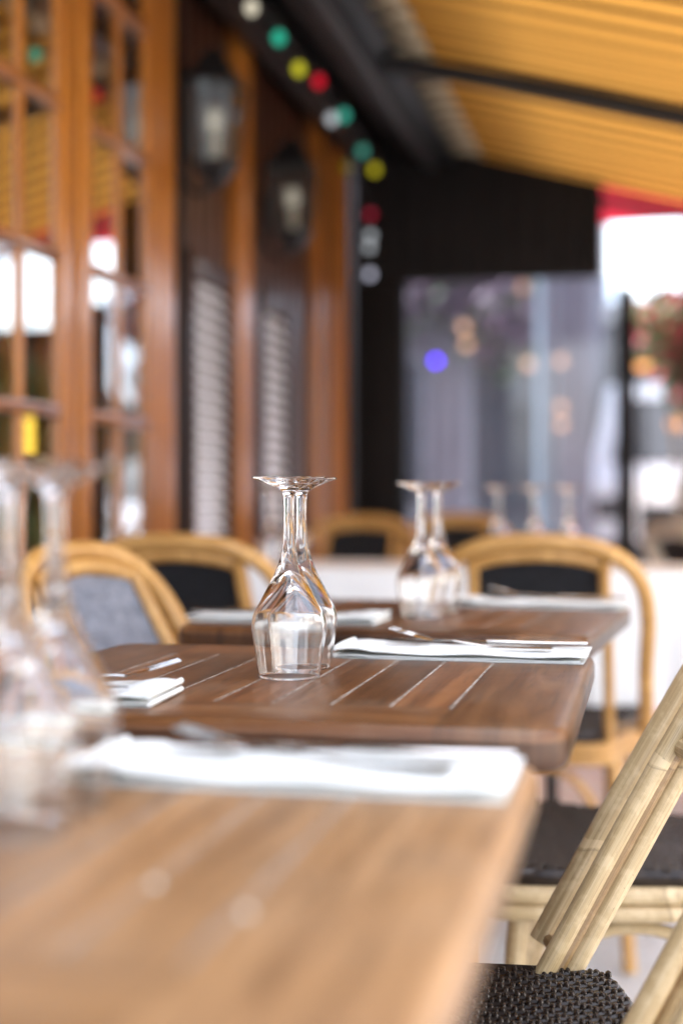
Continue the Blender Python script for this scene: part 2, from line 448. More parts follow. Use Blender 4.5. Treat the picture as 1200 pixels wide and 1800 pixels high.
# ---------------------------------------------------------------- awning
AZ0, AX0, AX1, SL = 2.375, -.71, 1.5, .25
awn = thing('awning', 'striped orange fabric awning sloping down over the terrace tables', 'awning', (AX0, 0, AZ0))
def asag(x, y): return -SL * x - .012 * sin(pi * x / 2.2) + .010 * sin(2 * pi * y / .155)
AY0, AY1 = 2.2, 6.15
b = MB(); b.grid(lambda u, v: ((AX1 - AX0) * u, AY0 + (AY1 - AY0) * v, asag((AX1 - AX0) * u, AY0 + (AY1 - AY0) * v)), 8, 280)
b.build('canopy', 'awn', awn)
b = MB(); b.grid(lambda u, v: (-.085 + .085 * u - .036 * (1 - u) * cos(2 * pi * (AY0 + (AY1 - AY0) * v) / .155), AY0 + (AY1 - AY0) * v,
          .02 * (1 - u) + asag(0, AY0 + (AY1 - AY0) * v) + .012 * sin(2 * pi * (AY0 + (AY1 - AY0) * v) / .155)), 4, 280)
b.build('gathered_edge', 'beige', awn)
b = MB(); b.box((-.26, AY0, -.02), (-.115, 6.1, .12), .02); b.box((-.13, AY0, .045), (.05, 6.1, .118), .01); b.build('roller_box', 'black', awn)
b = MB(); b.box((-.235, AY0, -.062), (-.195, 6.05, -.022), .01); b.build('rail', 'alu', awn)
for y in (2.6, 4.6):
    b = MB(); b.tube([(-.16, y, -.03), (.3, y, -.075 - .055), (1.0, y + .0, -.25 - .06), (2.18, y, -.545 - .045)], [.034, .032, .030, .028], 10)
    b.build('arm', 'black', awn)
b = MB(); b.tube([(2.2, AY0, -.58), (2.2, AY1, -.58)], .025, 12); b.build('front_bar', 'alu', awn)
b = MB(); b.grid(lambda u, v: (2.215 + .004 * sin(40 * u), AY0 + (AY1 - AY0) * u, -.57 - v * (.13 + .04 * abs(sin(pi * (AY1 - AY0) * u / .25)))), 210, 3)
b.build('valance', 'red', awn)
b = MB(); b.tube([(.48, 6.13, -.195), (2.2, 6.13, -.62)], .022, 8); b.build('end_bar', 'black', awn)

# neighbouring red canvas flap beyond the end screen
ra = thing('red_awning', 'red canvas awning flap hanging beyond the end of the terrace', 'awning', (.6, 6.45, 2.13))
b = MB(); b.grid(lambda u, v: (-.95 + 2.6 * u, .01 * sin(30 * u), .62 * v), 40, 4); b.build('side_flap', 'red', ra)
b = MB(); b.grid(lambda u, v: (-.95 + 2.6 * u, .01 + 2.2 * v, .625 + .05 * v), 8, 8); b.build('canopy', 'red', ra)
b = MB(); b.tube([(-.95, 0, .63), (1.65, 0, .63)], .015, 8); b.build('frame', 'black', ra)

# ---------------------------------------------------------------- end screen
es = thing('end_screen', 'dark timber screen with a hazy clear window closing the terrace end', 'screen', (0, 6.16, 0))
b = MB(); b.box((-1.28, -.03, 1.85), (-.205, .03, 2.50), .006)
for i in range(11): b.box((-1.27 + i * .097, -.038, 1.87), (-1.27 + i * .097 + .09, -.029, 2.49), .003)
b.build('fascia', 'dark', es)
b = MB(); b.box((-1.28, -.04, 0), (-1.07, .04, 1.849), .008); b.build('post', 'dark', es)
b = MB(); b.box((-.125, -.04, 0), (-.068, .04, 1.80), .008); b.build('post', 'dark', es)
b = MB(); b.box((-1.068, -.03, .0), (-.127, .03, .62), .006); b.build('lower_panel', 'dark', es)
MT['vinyl'] = pane_glass('clear_vinyl', tint=(.62, .67, .76), haze=.06, hazecol=(.42, .45, .56), refl=1.0, rough=.04)
b = MB(); b.grid(lambda u, v: (-1.067 + .939 * u, .0, .621 + 1.228 * v), 1, 1); b.build('pane', 'vinyl', es, smooth=False)
for x in (-1.067, -.147):
    b = MB(); b.box((x, -.015, .621), (x + .02, .015, 1.848), .003); b.build('edging', 'black', es)

# ================================================================ FURNITURE
def slab(hx, hy, r, z0, z1, e=.008):
    """rounded rectangle top with rounded edges"""
    def ring(ins, z):
        pts = []
        rr = max(r - ins, .001)
        for (sx, sy, a0) in ((1, 1, 0), (-1, 1, 90), (-1, -1, 180), (1, -1, 270)):
            for k in range(9):
                a = radians(a0 + 90 * k / 8)
                pts.append((sx * (hx - r) + rr * cos(a), sy * (hy - r) + rr * sin(a), z))
        return pts
    prof = []
    for k in range(6):
        a = pi / 2 * k / 5; prof.append((e * (1 - sin(a)), z0 + e * (1 - cos(a))))
    for k in range(6):
        a = pi / 2 * k / 5; prof.append((e * (1 - cos(a)), z1 - e * (1 - sin(a))))
    b = MB(); vs = []; n = 36
    for (i, z) in prof: vs += ring(i, z)
    fs = [(a * n + k, a * n + (k + 1) % n, (a + 1) * n + (k + 1) % n, (a + 1) * n + k) for a in range(len(prof) - 1) for k in range(n)]
    fs.append(tuple(range(n))[::-1]); fs.append(tuple((len(prof) - 1) * n + k for k in range(n)))
    b.add(vs, fs); return b
TZ = .75
tab = thing('bistro_table', 'slatted wooden table in front, out of focus, under the biggest glasses', 'table', (-.345, .675, 0), 0, 'wooden bistro tables')
top = slab(.275, .265, .03, TZ - .033, TZ, .010).build('tabletop', 'wood', tab); glare_top = top.copy(); glare_top.data = top.data.copy(); glare_top.data.materials[0] = MT['woodglare']
b = MB(); b.lathe([(0, .02), (.20, .012), (.215, .0), (.215, .006), (.20, .022), (.06, .045), (.03, .08), (.03, .69), (.05, .70), (.0, .70)], 36, closed=False); b.build('pedestal', 'black', tab)
b = MB(); b.box((-.17, -.03, TZ - .047), (.17, .03, TZ - .0335), .003); b.box((-.03, -.17, TZ - .048), (.03, .17, TZ - .0345), .003); b.build('top_plate', 'black', tab)
dup(tab, (-.335, 1.32, 0), 0, 'slatted wooden table in sharp focus with rounded corners, in the middle')
dup(tab, (-.326, 2.04, 0), radians(-5), 'slatted wooden table standing just behind the sharp one')
top.data = glare_top.data; bpy.data.objects.remove(glare_top)   # the front table takes the lighter wood that paints its glare

# ---------------------------------------------------------------- rattan chair (faces local +x)
RL = .56
def bk(y, z, dx=0.0): return (-.19 - RL * (z - .46) + dx, y, z)
def seat_half(x): return .125 + (.205 - .125) * min(1, (x + .19) / .36)
def seat_outline(ins=0.0, n=64):
    pts = []
    for k in range(n):                                # rounded tapered seat
        a = 2 * pi * k / n; c, s_ = cos(a), sin(a)
        ex = 2 / 8.0
        x = -.015 + (.22 - ins) * math.copysign(abs(c) ** ex, c)
        hw = .127 + .078 * (x + .195) / .4
        pts.append((x, (hw - ins) * math.copysign(abs(s_) ** ex, s_)))
    return pts
def in_seat(x, y, ins):
    hx = .22 - ins; hw = .127 + .078 * (x + .195) / .4 - ins
    return (abs((x + .015) / hx)) ** 8 + (abs(y / hw)) ** 8 < 1
def bump_shape(b, c, r, M3):
    vs = []; fs = []
    nu, nv = 8, 3
    for i in range(nv):
        t = pi / 2 * i / nv
        for k in range(nu):
            p = 2 * pi * k / nu; vs.append(Vector(c) + M3 @ Vector((r[0] * cos(t) * cos(p), r[1] * cos(t) * sin(p), r[2] * sin(t))))
    vs.append(Vector(c) + M3 @ Vector((0, 0, r[2])))
    for i in range(nv - 1):
        for k in range(nu):
            q = (k + 1) % nu; fs.append((i * nu + k, i * nu + q, (i + 1) * nu + q, (i + 1) * nu + k))
    for k in range(nu): fs.append(((nv - 1) * nu + k, (nv - 1) * nu + (k + 1) % nu, nv * nu))
    b.add(vs, fs)
def make_chair(label, rat, back='weaveblack'):
    t = thing('rattan_chair', label, 'chair', group='rattan bistro chairs')
    # woven seat: dished base sheet with a rolled edge, strands along x and raised pairs of bumps
    def dish(x, y): return .463 - .014 * max(0, 1 - (y / .19) ** 2) * max(0, 1 - ((x + .015) / .22) ** 4)
    b = MB(); rings = [(-.0, .440), (-.003, .452), (.001, .460), (.006, None), (.03, None), (.06, None), (.09, None), (.12, None)]
    vs = []; n = 64
    for (i, z) in rings: vs += [(p[0], p[1], z if z else dish(p[0], p[1])) for p in seat_outline(i, n)]
    fs = [(a * n + k, a * n + (k + 1) % n, (a + 1) * n + (k + 1) % n, (a + 1) * n + k) for a in range(len(rings) - 1) for k in range(n)]
    fs.append(tuple((len(rings) - 1) * n + k for k in range(n))); fs.append(tuple(range(n))[::-1])
    b.add(vs, fs)
    I3 = Matrix.Identity(3); row = 0; rs = random.Random(11)
    yy = -.198
    while yy < .2:
        xx = -.235 + (row % 2) * .0087
        while xx < .21:
            if in_seat(xx, yy, .002):
                for o in (-.0030, .0030):
                    bump_shape(b, (xx + o + rs.uniform(-.0003, .0003), yy + rs.uniform(-.0004, .0004), dish(xx, yy) - .0006), (.0034, .0060, .0044 * rs.uniform(.75, 1.2)), I3)
            xx += .0174
        xs = [x / 100 for x in range(-23, 21) if in_seat(x / 100, yy + .006, .004)]
        for x0, x1 in zip(xs[:-1], xs[1:]):            # strands along x between the rows
            for o in (.0042, .0072):
                za, zb_ = dish(x0, yy + o), dish(x1, yy + o)
                b.add([(x0, yy + o - .0014, za), (x1, yy + o - .0014, zb_), (x1, yy + o, zb_ + .0011), (x0, yy + o, za + .0011), (x1, yy + o + .0014, zb_), (x0, yy + o + .0014, za)], [(0, 1, 2, 3), (3, 2, 4, 5)])
        yy += .0115; row += 1
    b.build('seat', 'weave', t)
    for z in (.43, .408):
        b = MB(); b.tube([(p[0] * 1.015, p[1] * 1.02, z) for p in seat_outline(-.002, 40)], .0115, 10, True, 2)
        b.build('seat_rail', rat, t)
    # outer hoop
    pts = []; w, z0, h = .20, .68, .158
    for z in (.462, .53, .60): pts.append(bk(-w + .004, z, .004))
    for k in range(13):
        a = pi - pi * k / 12; e = 2 / 2.7
        pts.append(bk(w * math.copysign(abs(cos(a)) ** e, cos(a)), z0 + h * abs(sin(a)) ** e))
    for z in (.60, .53, .462): pts.append(bk(w - .004, z, .004))
    b = MB(); b.tube(pts, .0155, 14, False, 4); b.build('back_hoop', rat, t)
    # inner frame: doubled posts, curved top bar, bottom bar
    for s_ in (-1, 1):
        b = MB(); b.tube([bk(s_ * .124, .30, .0135), bk(s_ * .124, .46, .0135), bk(s_ * .124, .64, .0135), bk(s_ * .120, .795, .010)], .0104, 14); b.build('back_post', rat, t)
        b = MB(); b.tube([bk(s_ * .125, .30, -.0135), bk(s_ * .125, .46, -.0135), bk(s_ * .125, .64, -.0135), bk(s_ * .121, .80, -.012)], .0100, 14, flat=(1.0, 1.1)); b.build('back_post', rat, t)
        b = MB(); b.tube([bk(s_ * .121, .30, .0015), bk(s_ * .121, .46, .0015), bk(s_ * .121, .64, .0015), bk(s_ * .118, .79, .0)], .0052, 8); b.build('filler_cane', 'canebrown', t)
    b = MB(); b.tube([bk(-.128, .79), bk(-.08, .806), bk(0, .813), bk(.08, .806), bk(.128, .79)], .0135, 12); b.build('top_rail', rat, t)
    b = MB(); b.tube([bk(-.122, .675), bk(.122, .675)], .011, 10); b.build('bottom_rail', rat, t)
    # woven back panel
    ez = Vector((-RL, 0, 1)).normalized(); nx = Vector((0, 1, 0)).cross(ez).normalized(); M3 = Matrix((Vector((0, 1, 0)), ez, nx)).transposed()
    b = MB()
    z0, z1 = .68, .800
    for sg in (-1, 1):
        vs = [];
        for (y, z) in ((-.114, z0), (.114, z0), (.114, z1 - .012), (.0, z1), (-.114, z1 - .012)): vs.append(Vector(bk(y, z)) + nx * .0022 * sg)
        b.add(vs, [(0, 1, 2, 3, 4)] if sg > 0 else [(4, 3, 2, 1, 0)])
        r_ = 0; z = z0 + .006
        while z < z1 - .012:
            y = -.108 + (r_ % 2) * .005
            while y < .11:
                bump_shape(b, Vector(bk(y, z)) + nx * .0022 * sg, (.0042, .0034, .0018), M3 if sg > 0 else M3 @ Matrix.Rotation(pi, 3, 'X'))
                y += .010
            z += .0075; r_ += 1
    b.build('back_panel', back, t)
    # legs
    for s_ in (-1, 1):
        b = MB(); b.tube([(.16, s_ * .165, .42), (.178, s_ * .178, .2), (.195, s_ * .19, .004)], [.0145, .014, .013], 12, False, 3); b.build('leg', rat, t)
        b = MB(); b.tube([(-.165, s_ * .128, .42), (-.20, s_ * .15, .2), (-.24, s_ * .165, .004)], [.0145, .014, .013], 12, False, 3); b.build('leg', rat, t)
    # bent braces under the seat
    for s_ in (-1, 1):
        b = MB(); b.tube([(.186, s_ * .182, .15), (.13, s_ * .172, .33), (.02, s_ * .152, .385), (-.10, s_ * .142, .33), (-.208, s_ * .152, .15)], .0085, 8, False, 5); b.build('brace', rat, t)
    for (x, hw) in ((.182, .172), (-.195, .142)):
        b = MB(); b.tube([(x + .004, -hw, .15), (x - .01, -hw * .6, .33), (x - .015, 0, .385), (x - .01, hw * .6, .33), (x + .004, hw, .15)], .0085, 8, False, 5); b.build('brace', rat, t)
    for s_ in (-1, 1):                                 # black bindings where cane meets cane
        b = MB(); b.tube([bk(s_ * .135, .468, .004), bk(s_ * .19, .468, .004)], .007, 8, False, 1); b.build('binding', 'canebrown', t)
        b = MB(); b.tube([(.185, s_ * .1845, .135), (.186, s_ * .1845, .165)], .0162, 10, False, 1); b.build('binding', 'black', t)
    return t
R1 = make_chair('pale rattan chair with sharp cane poles, tucked against the sharp table', 'pale')
R1.location = (-.235, 1.238, 0); R1.rotation_euler = (0, 0, radians(196))
R2 = dup(R1, (.0, 1.96, 0), radians(180), 'rattan chair with brown woven seat beyond the sharp cane poles')
MT['weavesheen'] = weave_mat('weave_sheen', (.13, .145, .18), (.22, .24, .29), .3)  # sky sheen on black weave, painted in as a paler colour
G = make_chair('honey rattan chair with sky sheen painted in its black woven back, at the left of the tables', 'rattan', 'weavesheen')
G.location = (-.475, 1.96, 0); G.rotation_euler = (0, 0, radians(-12))
A = make_chair('honey rattan chair with black back, behind the chair with the painted sky sheen', 'rattan')
A.location = (-.86, 2.89, 0); A.rotation_euler = (0, 0, radians(90))
dup(A, (-.206, 3.03, 0), radians(90), 'honey rattan chair with black back, facing the white cloth, beside the hanging cloth')
dup(A, (-1.0, 4.54, 0), radians(-90), 'far rattan chair next to the wooden wall, seen behind the sharp glasses')
dup(A, (-.72, 5.03, 0), radians(-90), 'farthest rattan chair, low against the end screen window')
H = make_chair('rattan chair with street light painted in its cane, turned sideways beyond the white tablecloth, far right', 'streetlit')
H.location = (.40, 4.25, 0); H.rotation_euler = (0, 0, radians(28))

# ---------------------------------------------------------------- table with white cloth
wt = thing('dining_table', 'long table hidden under the white tablecloth', 'table', (-.32, 3.42, 0))
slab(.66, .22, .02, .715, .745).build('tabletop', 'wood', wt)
for sx in (-.46, .09):
    b = MB(); b.lathe([(0, .02), (.17, .012), (.18, 0), (.18, .006), (.05, .04), (.016, .07), (.016, .714), (0, .714)], 24, (sx, -.05, 0), closed=False); b.build('pedestal', 'black', wt)
def cloth():
    b = MB(); hx, hy, r = .672, .232, .03; n = 240
    per = []
    L = [2 * (hx - r), pi / 2 * r, 2 * (hy - r), pi / 2 * r] * 2
    def pt(d):
        tot = 4 * (hx - r) + 4 * (hy - r) + 2 * pi * r; d %= tot
        segs = [((-hx + r, -hy), (1, 0), 2 * (hx - r)), ((hx - r, -hy + r), -90, pi / 2 * r), ((hx, -hy + r), (0, 1), 2 * (hy - r)), ((hx - r, hy - r), 0, pi / 2 * r),
                ((hx - r, hy), (-1, 0), 2 * (hx - r)), ((-hx + r, hy - r), 90, pi / 2 * r), ((-hx, hy - r), (0, -1), 2 * (hy - r)), ((-hx + r, -hy + r), 180, pi / 2 * r)]
        for (p, q, l) in segs:
            if d <= l:
                if isinstance(q, tuple): return (p[0] + q[0] * d, p[1] + q[1] * d), (q[1], -q[0])
                a = radians(q) + d / r; return (p[0] + r * cos(a), p[1] + r * sin(a)), (cos(a), sin(a))
            d -= l
        return (p[0], p[1]), (0, -1)
    tot = 4 * (hx - r) + 4 * (hy - r) + 2 * pi * r
    vs = []; rows = 10
    for j in range(rows + 1):
        t = j / rows
        for k in range(n):
            d = tot * k / n; (x, y), (nx, ny) = pt(d)
            fold = (.5 + .5 * sin(d * 31 + 1.3 * sin(d * 7))) * .7 + .3 * sin(d * 53 + 2)
            off = .004 * min(1, t * 3) + t * .035 * fold * min(1, t * 2)
            z = .7505 - .285 * t - .006 * sin(d * 9) * t
            if t == 0: off = -.004
            vs.append((x + nx * off, y + ny * off, z + (.001 if t == 0 else 0)))
    fs = [(j * n + k, j * n + (k + 1) % n, (j + 1) * n + (k + 1) % n, (j + 1) * n + k) for j in range(rows) for k in range(n)]
    fs.append(tuple(range(n)))
    b.add(vs, fs); o = b.build('tablecloth', 'cloth'); o.location = (-.32, 3.42, 0); return o
tag(cloth(), 'white tablecloth draped with folds over the long table', 'tablecloth')

# ---------------------------------------------------------------- wine glasses, upside down
def smooth_prof(p, sub=4):
    out = []; n = len(p)
    for i in range(n - 1):
        p0, p1, p2, p3 = p[max(i - 1, 0)], p[i], p[i + 1], p[min(i + 2, n - 1)]
        for j in range(sub):
            t = j / sub
            out.append(tuple(.5 * (2 * b_ + (c - a) * t + (2 * a - 5 * b_ + 4 * c - d) * t * t + (3 * b_ - a - 3 * c + d) * t ** 3) for a, b_, c, d in zip(p0, p1, p2, p3)))
    out.append(p[-1]); return out
def make_glass(label):
    outer = [(.0290, .0008), (.0312, .0140), (.0330, .0260), (.0350, .0400), (.0358, .0490), (.0350, .0560), (.0325, .0635), (.0270, .0735),
             (.0210, .0850), (.0152, .0965), (.0105, .1080), (.0073, .1200), (.0055, .1340), (.0047, .1500), (.0047, .1620), (.0056, .1735), (.0085, .1785)]
    foot_u = [(.0085, .1785), (.0180, .1830), (.0280, .1872), (.0352, .1893)]
    inner = [(.0282, .0008), (.0302, .0140), (.0320, .0260), (.0339, .0400), (.0346, .0490), (.0337, .0560), (.0311, .0632), (.0253, .0722),
             (.0188, .0818), (.0122, .0902), (.0064, .0962), (.0025, .0992), (.0003, .1000)]
    prof = smooth_prof(outer, 4)[:-1] + smooth_prof(foot_u, 3)
    prof += [(.0357, .1899), (.0356, .1906), (.0348, .1909), (.0250, .1903), (.0120, .1893), (.0003, .1888)]
    rim = [(.0284, .0002), (.0288, .0002)]
    outer_line = prof                                   # rim -> foot centre
    inner_line = smooth_prof(inner, 4)
    b = MB(); seg = 64
    b.lathe([rim[1]] + outer_line, seg, closed=False)
    b.lathe([rim[1], rim[0]] + inner_line, seg, closed=False)
    # close the poles
    for (ln, base) in ((outer_line, None), (inner_line, None)):
        z = ln[-1][1]; r = ln[-1][0]
        b.add([(r * cos(2 * pi * k / seg), r * sin(2 * pi * k / seg), z) for k in range(seg)], [tuple(range(seg))])
    o = b.build('wine_glass', 'glass', None, weld=True)
    tag(o, label, 'glass', 'upturned wine glasses'); return o
def gpos(px, D): p = at(px, 868, D); return (p.x, p.y, TZ + .0003)
wg = make_glass('sharp upturned wine glass, front one of the pair on the middle table')
wg.location = gpos(508, 1.357)
def glass(px, D, label, z=None):
    o = dup(wg, gpos(px, D), random.uniform(0, 6), label)
    if z: o.location.z = z
glass(530, 1.431, 'sharp upturned wine glass, rear one of the pair on the middle table')
glass(18, .735, 'large blurred upturned wine glass at the left picture edge')
glass(98, .800, 'large blurred upturned wine glass, right one of the nearest pair')
glass(741, 2.02, 'upturned wine glass on the table behind, left of its pair')
glass(770, 2.10, 'upturned wine glass on the table behind, right of its pair')
for px, D, lab in ((478, 3.40, 'far upturned glass on the white cloth, seen left behind the sharp pair'), (520, 3.48, 'far upturned glass on the white cloth, seen right behind the sharp pair'),
                   (876, 3.44, 'far upturned glass on white cloth, left of three behind the chair'), (940, 3.36, 'far upturned glass on white cloth, middle of three behind the chair'),
                   (1000, 3.36, 'far upturned glass on white cloth, right of three behind the chair')):
    glass(px, D, lab, .7518)

# ---------------------------------------------------------------- napkins and cutlery
def make_napkin(label, seed):
    b = MB(); L, W = .262, .098; nl = 4; nx, ny = 44, 14
    rs = random.Random(seed)
    for l in range(nl):                                # folded layers; the left end closes in a soft roll
        zb = .0012 + .0027 * l; sh = rs.uniform(-.003, .003); dl = .004 * l * (1 if l % 2 else -.3); ph = rs.uniform(0, 6)
        def top(u, v, l=l, zb=zb, sh=sh, dl=dl, ph=ph):
            x = -L / 2 + (L - dl) * u; y = -W / 2 + W * v + sh
            z = zb + (.0014 * sin(7 * u + ph) * sin(pi * v) + .0009 * sin(15 * u + 5 * v + ph)) * (.25 + .25 * l)
            puff = max(0, 1 - u / .16); z += .0035 * l / nl * sin(pi * min(1, puff)) + .0035 * (l / (nl - 1) - .2) * max(0, 1 - u / .3) ** 2
            z += .0018 * (l > 0) * (2 * v - 1) ** 2 * sin(ph)
            return (x, y, max(z, .0006 + .0008 * l))
        th = .0014
        vs = []
        for j in range(ny + 1):
            for i in range(nx + 1): vs.append(top(i / nx, j / ny))
        m_ = len(vs); vs += [(x, y, z - th + .0004) if z - th > 0 else (x, y, .0004) for (x, y, z) in vs]
        fs = []
        q = lambda i, j: j * (nx + 1) + i
        for j in range(ny):
            for i in range(nx):
                fs.append((q(i, j), q(i + 1, j), q(i + 1, j + 1), q(i, j + 1))); fs.append((m_ + q(i, j + 1), m_ + q(i + 1, j + 1), m_ + q(i + 1, j), m_ + q(i, j)))
        for i in range(nx): fs.append((q(i + 1, 0), q(i, 0), m_ + q(i, 0), m_ + q(i + 1, 0))); fs.append((q(i, ny), q(i + 1, ny), m_ + q(i + 1, ny), m_ + q(i, ny)))
        for j in range(ny): fs.append((q(0, j), q(0, j + 1), m_ + q(0, j + 1), m_ + q(0, j))); fs.append((q(nx, j + 1), q(nx, j), m_ + q(nx, j), m_ + q(nx, j + 1)))
        b.add(vs, fs)
    # rolled folds joining pairs of layers at the left end
    for (zc, rr) in ((.0030, .0030), (.0100, .0034)):
        b.tube([(-L / 2, -W / 2 + .001, zc), (-L / 2 - .001, 0, zc + .0006), (-L / 2, W / 2 - .001, zc)], rr * .82, 10, False, 6)
    o = b.build('napkin', 'napkin'); tag(o, label, 'napkin', 'folded white napkins'); return o
def loft(b, secs):
    """secs: (x, yc, halfwidth, z, thickness) -> closed bar of flat oval section"""
    vs = []; n = 10
    for (x, yc, w, z, t) in secs:
        for k in range(n):
            a = 2 * pi * k / n; vs.append((x, yc + w * cos(a), z + t * sin(a)))
    m_ = len(secs)
    fs = [(i * n + k, i * n + (k + 1) % n, (i + 1) * n + (k + 1) % n, (i + 1) * n + k) for i in range(m_ - 1) for k in range(n)]
    fs += [tuple(range(n))[::-1], tuple((m_ - 1) * n + k for k in range(n))]
    b.add(vs, fs)
def make_fork(label):
    t = thing('fork', label, 'fork', group='forks on the napkins')
    b = MB(); xs = [-.03 + .13 * i / 16 for i in range(17)]
    def zf(x): return .0015 + .006 * max(0, 1 - abs((x + .015) / .05)) + .0018 * ((x - .02) / .1) ** 2
    loft(b, [(x, 0, .0030 + .0065 * max(0, (x - .03) / .07) ** 1.5, zf(x), .0011) for x in xs]); b.build('handle', 'steel', t)
    b = MB()
    def zh(x): return zf(-.03) + (-.03 - x) * .25
    loft(b, [(-.03 - .003 * i, 0, .0030 + .0080 * sin(min(1, i / 5) * pi / 2), zh(-.03 - .003 * i), .0009) for i in range(8)])
    for k in range(4):
        y = (k - 1.5) * .0056
        loft(b, [(-.050 - .0036 * i, y, .0017 - .00012 * i, zh(-.050 - .0036 * i), .0008) for i in range(9)])
    b.build('head', 'steel', t)
    return t
def make_knife(label):
    t = thing('knife', label, 'knife', group='knives on the napkins')
    b = MB(); loft(b, [(.0 + .012 * i, 0, .0042 + .0035 * sin(i / 9 * pi * .8), .0022, .0021) for i in range(10)]); b.build('handle', 'steel', t)
    b = MB(); loft(b, [(-.115 + .0116 * i, .0012 * (1 - i / 10), .0022 + .0068 * min(1, (i / 3)) ** .5 * (1 if i < 9 else .75), .0020, .0007) for i in range(11)]); b.build('blade', 'steel', t)
    return t
NZ = TZ + .0002
def setting(cx, cy, flip, first, labs, tilt=0):
    rz = (pi if flip else 0) + radians(tilt)
    if first is None: n_, f_, k_ = make_napkin(labs[0], 3), make_fork(labs[1]), make_knife(labs[2])
    else: n_, f_, k_ = (dup(o, (0, 0, 0), 0, l) for o, l in zip(first, labs))
    R = Matrix.Rotation(rz, 3, 'Z')
    n_.location = (cx, cy, NZ); n_.rotation_euler = (0, 0, rz)
    p = R @ Vector((-.002, -.006, 0)); f_.location = (cx + p.x, cy + p.y, NZ + .0102); f_.rotation_euler = (0, 0, rz + radians(-7))
    p = R @ Vector((.022, .027, 0)); k_.location = (cx + p.x, cy + p.y, NZ + .0118); k_.rotation_euler = (0, 0, rz + radians(2))
    return n_, f_, k_
p0 = setting(-.198, 1.524, False, None, ('sharp folded white napkin at the right of the middle table', 'fork with raised tines on the sharp right napkin', 'knife lying along the sharp right napkin'), -1)
s2 = setting(-.520, 1.140, True, p0, ('folded white napkin on the middle table, left of the glasses', 'fork on the left napkin of the middle table', 'knife on the left napkin of the middle table'), 3)
s2[0].scale = (.90, 1, 1); s2[1].location = (-.475, 1.155, NZ + .0104); s2[1].rotation_euler = (0, 0, pi + radians(28))
setting(-.212, .852, False, p0, ('big blurred white napkin across the front table', 'blurred fork on the big front napkin', 'blurred knife on the big front napkin'), 0)
setting(-.168, 2.228, False, p0, ('white napkin before the black-backed chair, on the table behind', 'fork on the right napkin of the table behind', 'knife on the right napkin of the table behind'), -4)
setting(-.490, 1.905, True, p0, ('white napkin on the table behind, left of its glasses', 'fork on the left napkin of the table behind', 'knife on the left napkin of the table behind'), -2)

for k, ((px, py), D, lab) in enumerate((((432, 1612), .588, 'small pale speck added as a glare dot on the front table, nearer one'), ((272, 1560), .632, 'small pale speck added as a glare dot on the front table, farther one'))):  # added specks stand in for glare dots on the wood
    rs = random.Random(k); q = at(px, py, D); b = MB(); bm = bmesh.new(); bmesh.ops.create_icosphere(bm, subdivisions=3, radius=.0022)
    for vtx in bm.verts: vtx.co *= 1 + .35 * noise.noise(vtx.co * 420 + Vector((k * 9, 0, 0))); vtx.co.z *= .7
    b.bm(bm); bm.free(); o = b.build('glint_speck', 'glint'); o.location = (q.x, q.y, TZ + .0018); tag(o, lab, 'glint', 'glare dots on the front table')
# ---------------------------------------------------------------- wall lanterns
def make_lantern(label):
    t = thing('wall_lantern', label, 'lantern', group='wall lanterns on the wooden front')
    b = MB(); rt = pi / 4
    def frus(b, r0, z0, r1, z1, n=4):
        vs = [(r * cos(rt + 2 * pi * k / n), r * sin(rt + 2 * pi * k / n), z) for (r, z) in ((r0, z0), (r1, z1)) for k in range(n)]
        b.add(vs, [(k, (k + 1) % n, n + (k + 1) % n, n + k) for k in range(n)] + [tuple(range(n))[::-1], tuple(range(n, 2 * n))])
    frus(b, .105, .10, .05, .165); frus(b, .05, .165, .03, .19); b.sphere((0, 0, .197), .014, 10, 6); b.build('cap', 'black', t, smooth=False)
    b = MB(); frus(b, .050, -.155, .078, -.115); frus(b, .02, -.175, .05, -.155); b.sphere((0, 0, -.182), .012, 10, 6); b.build('base', 'black', t, smooth=False)
    b = MB()
    for k in range(4):
        a = rt + pi / 2 * k; b.tube([(.074 * cos(a), .074 * sin(a), -.116), (.098 * cos(a), .098 * sin(a), .101)], .006, 6)
    b.build('frame', 'black', t)
    b = MB()
    r0, r1, z0, z1 = .070, .094, -.114, .10
    for k in range(4):
        a, c = rt + pi / 2 * k, rt + pi / 2 * (k + 1)
        b.add([(r0 * cos(a), r0 * sin(a), z0), (r0 * cos(c), r0 * sin(c), z0), (r1 * cos(c), r1 * sin(c), z1), (r1 * cos(a), r1 * sin(a), z1)], [(0, 1, 2, 3)])
    b.build('pane', 'frost', t, smooth=False)
    b = MB(); b.tube([(0, 0, -.115), (0, 0, -.03)], .016, 12); b.build('candle', 'ivory', t)
    b = MB(); b.sphere((0, 0, .0), .024, 14, 10, (1, 1, 1.5)); b.build('bulb', 'lampwhite', t)
    b = MB(); b.tube([(.0, 0, -.165), (-.04, 0, -.20), (-.085, 0, -.17), (-.092, 0, -.09)], .008, 8); b.box((-.104, -.03, -.15), (-.092, .03, .02), .004); b.build('bracket', 'black', t)
    return t
MT['frost'] = pane_glass('lantern_glass', tint=(.6, .61, .6), haze=.035, hazecol=(.7, .7, .68), refl=.8)
MT['ivory'] = simple('ivory', (.75, .70, .58), .5)
MT['lampwhite'] = emit('lantern_bulb', (1, .88, .70), .075)
ln = make_lantern('black wall lantern with pale bulb, the nearer one on the wooden front')
ln.location = (-1.19, 3.80, 1.965)
dup(ln, (-1.185, 4.66, 1.925), 0, 'black wall lantern with pale bulb, the farther one by the dark end')

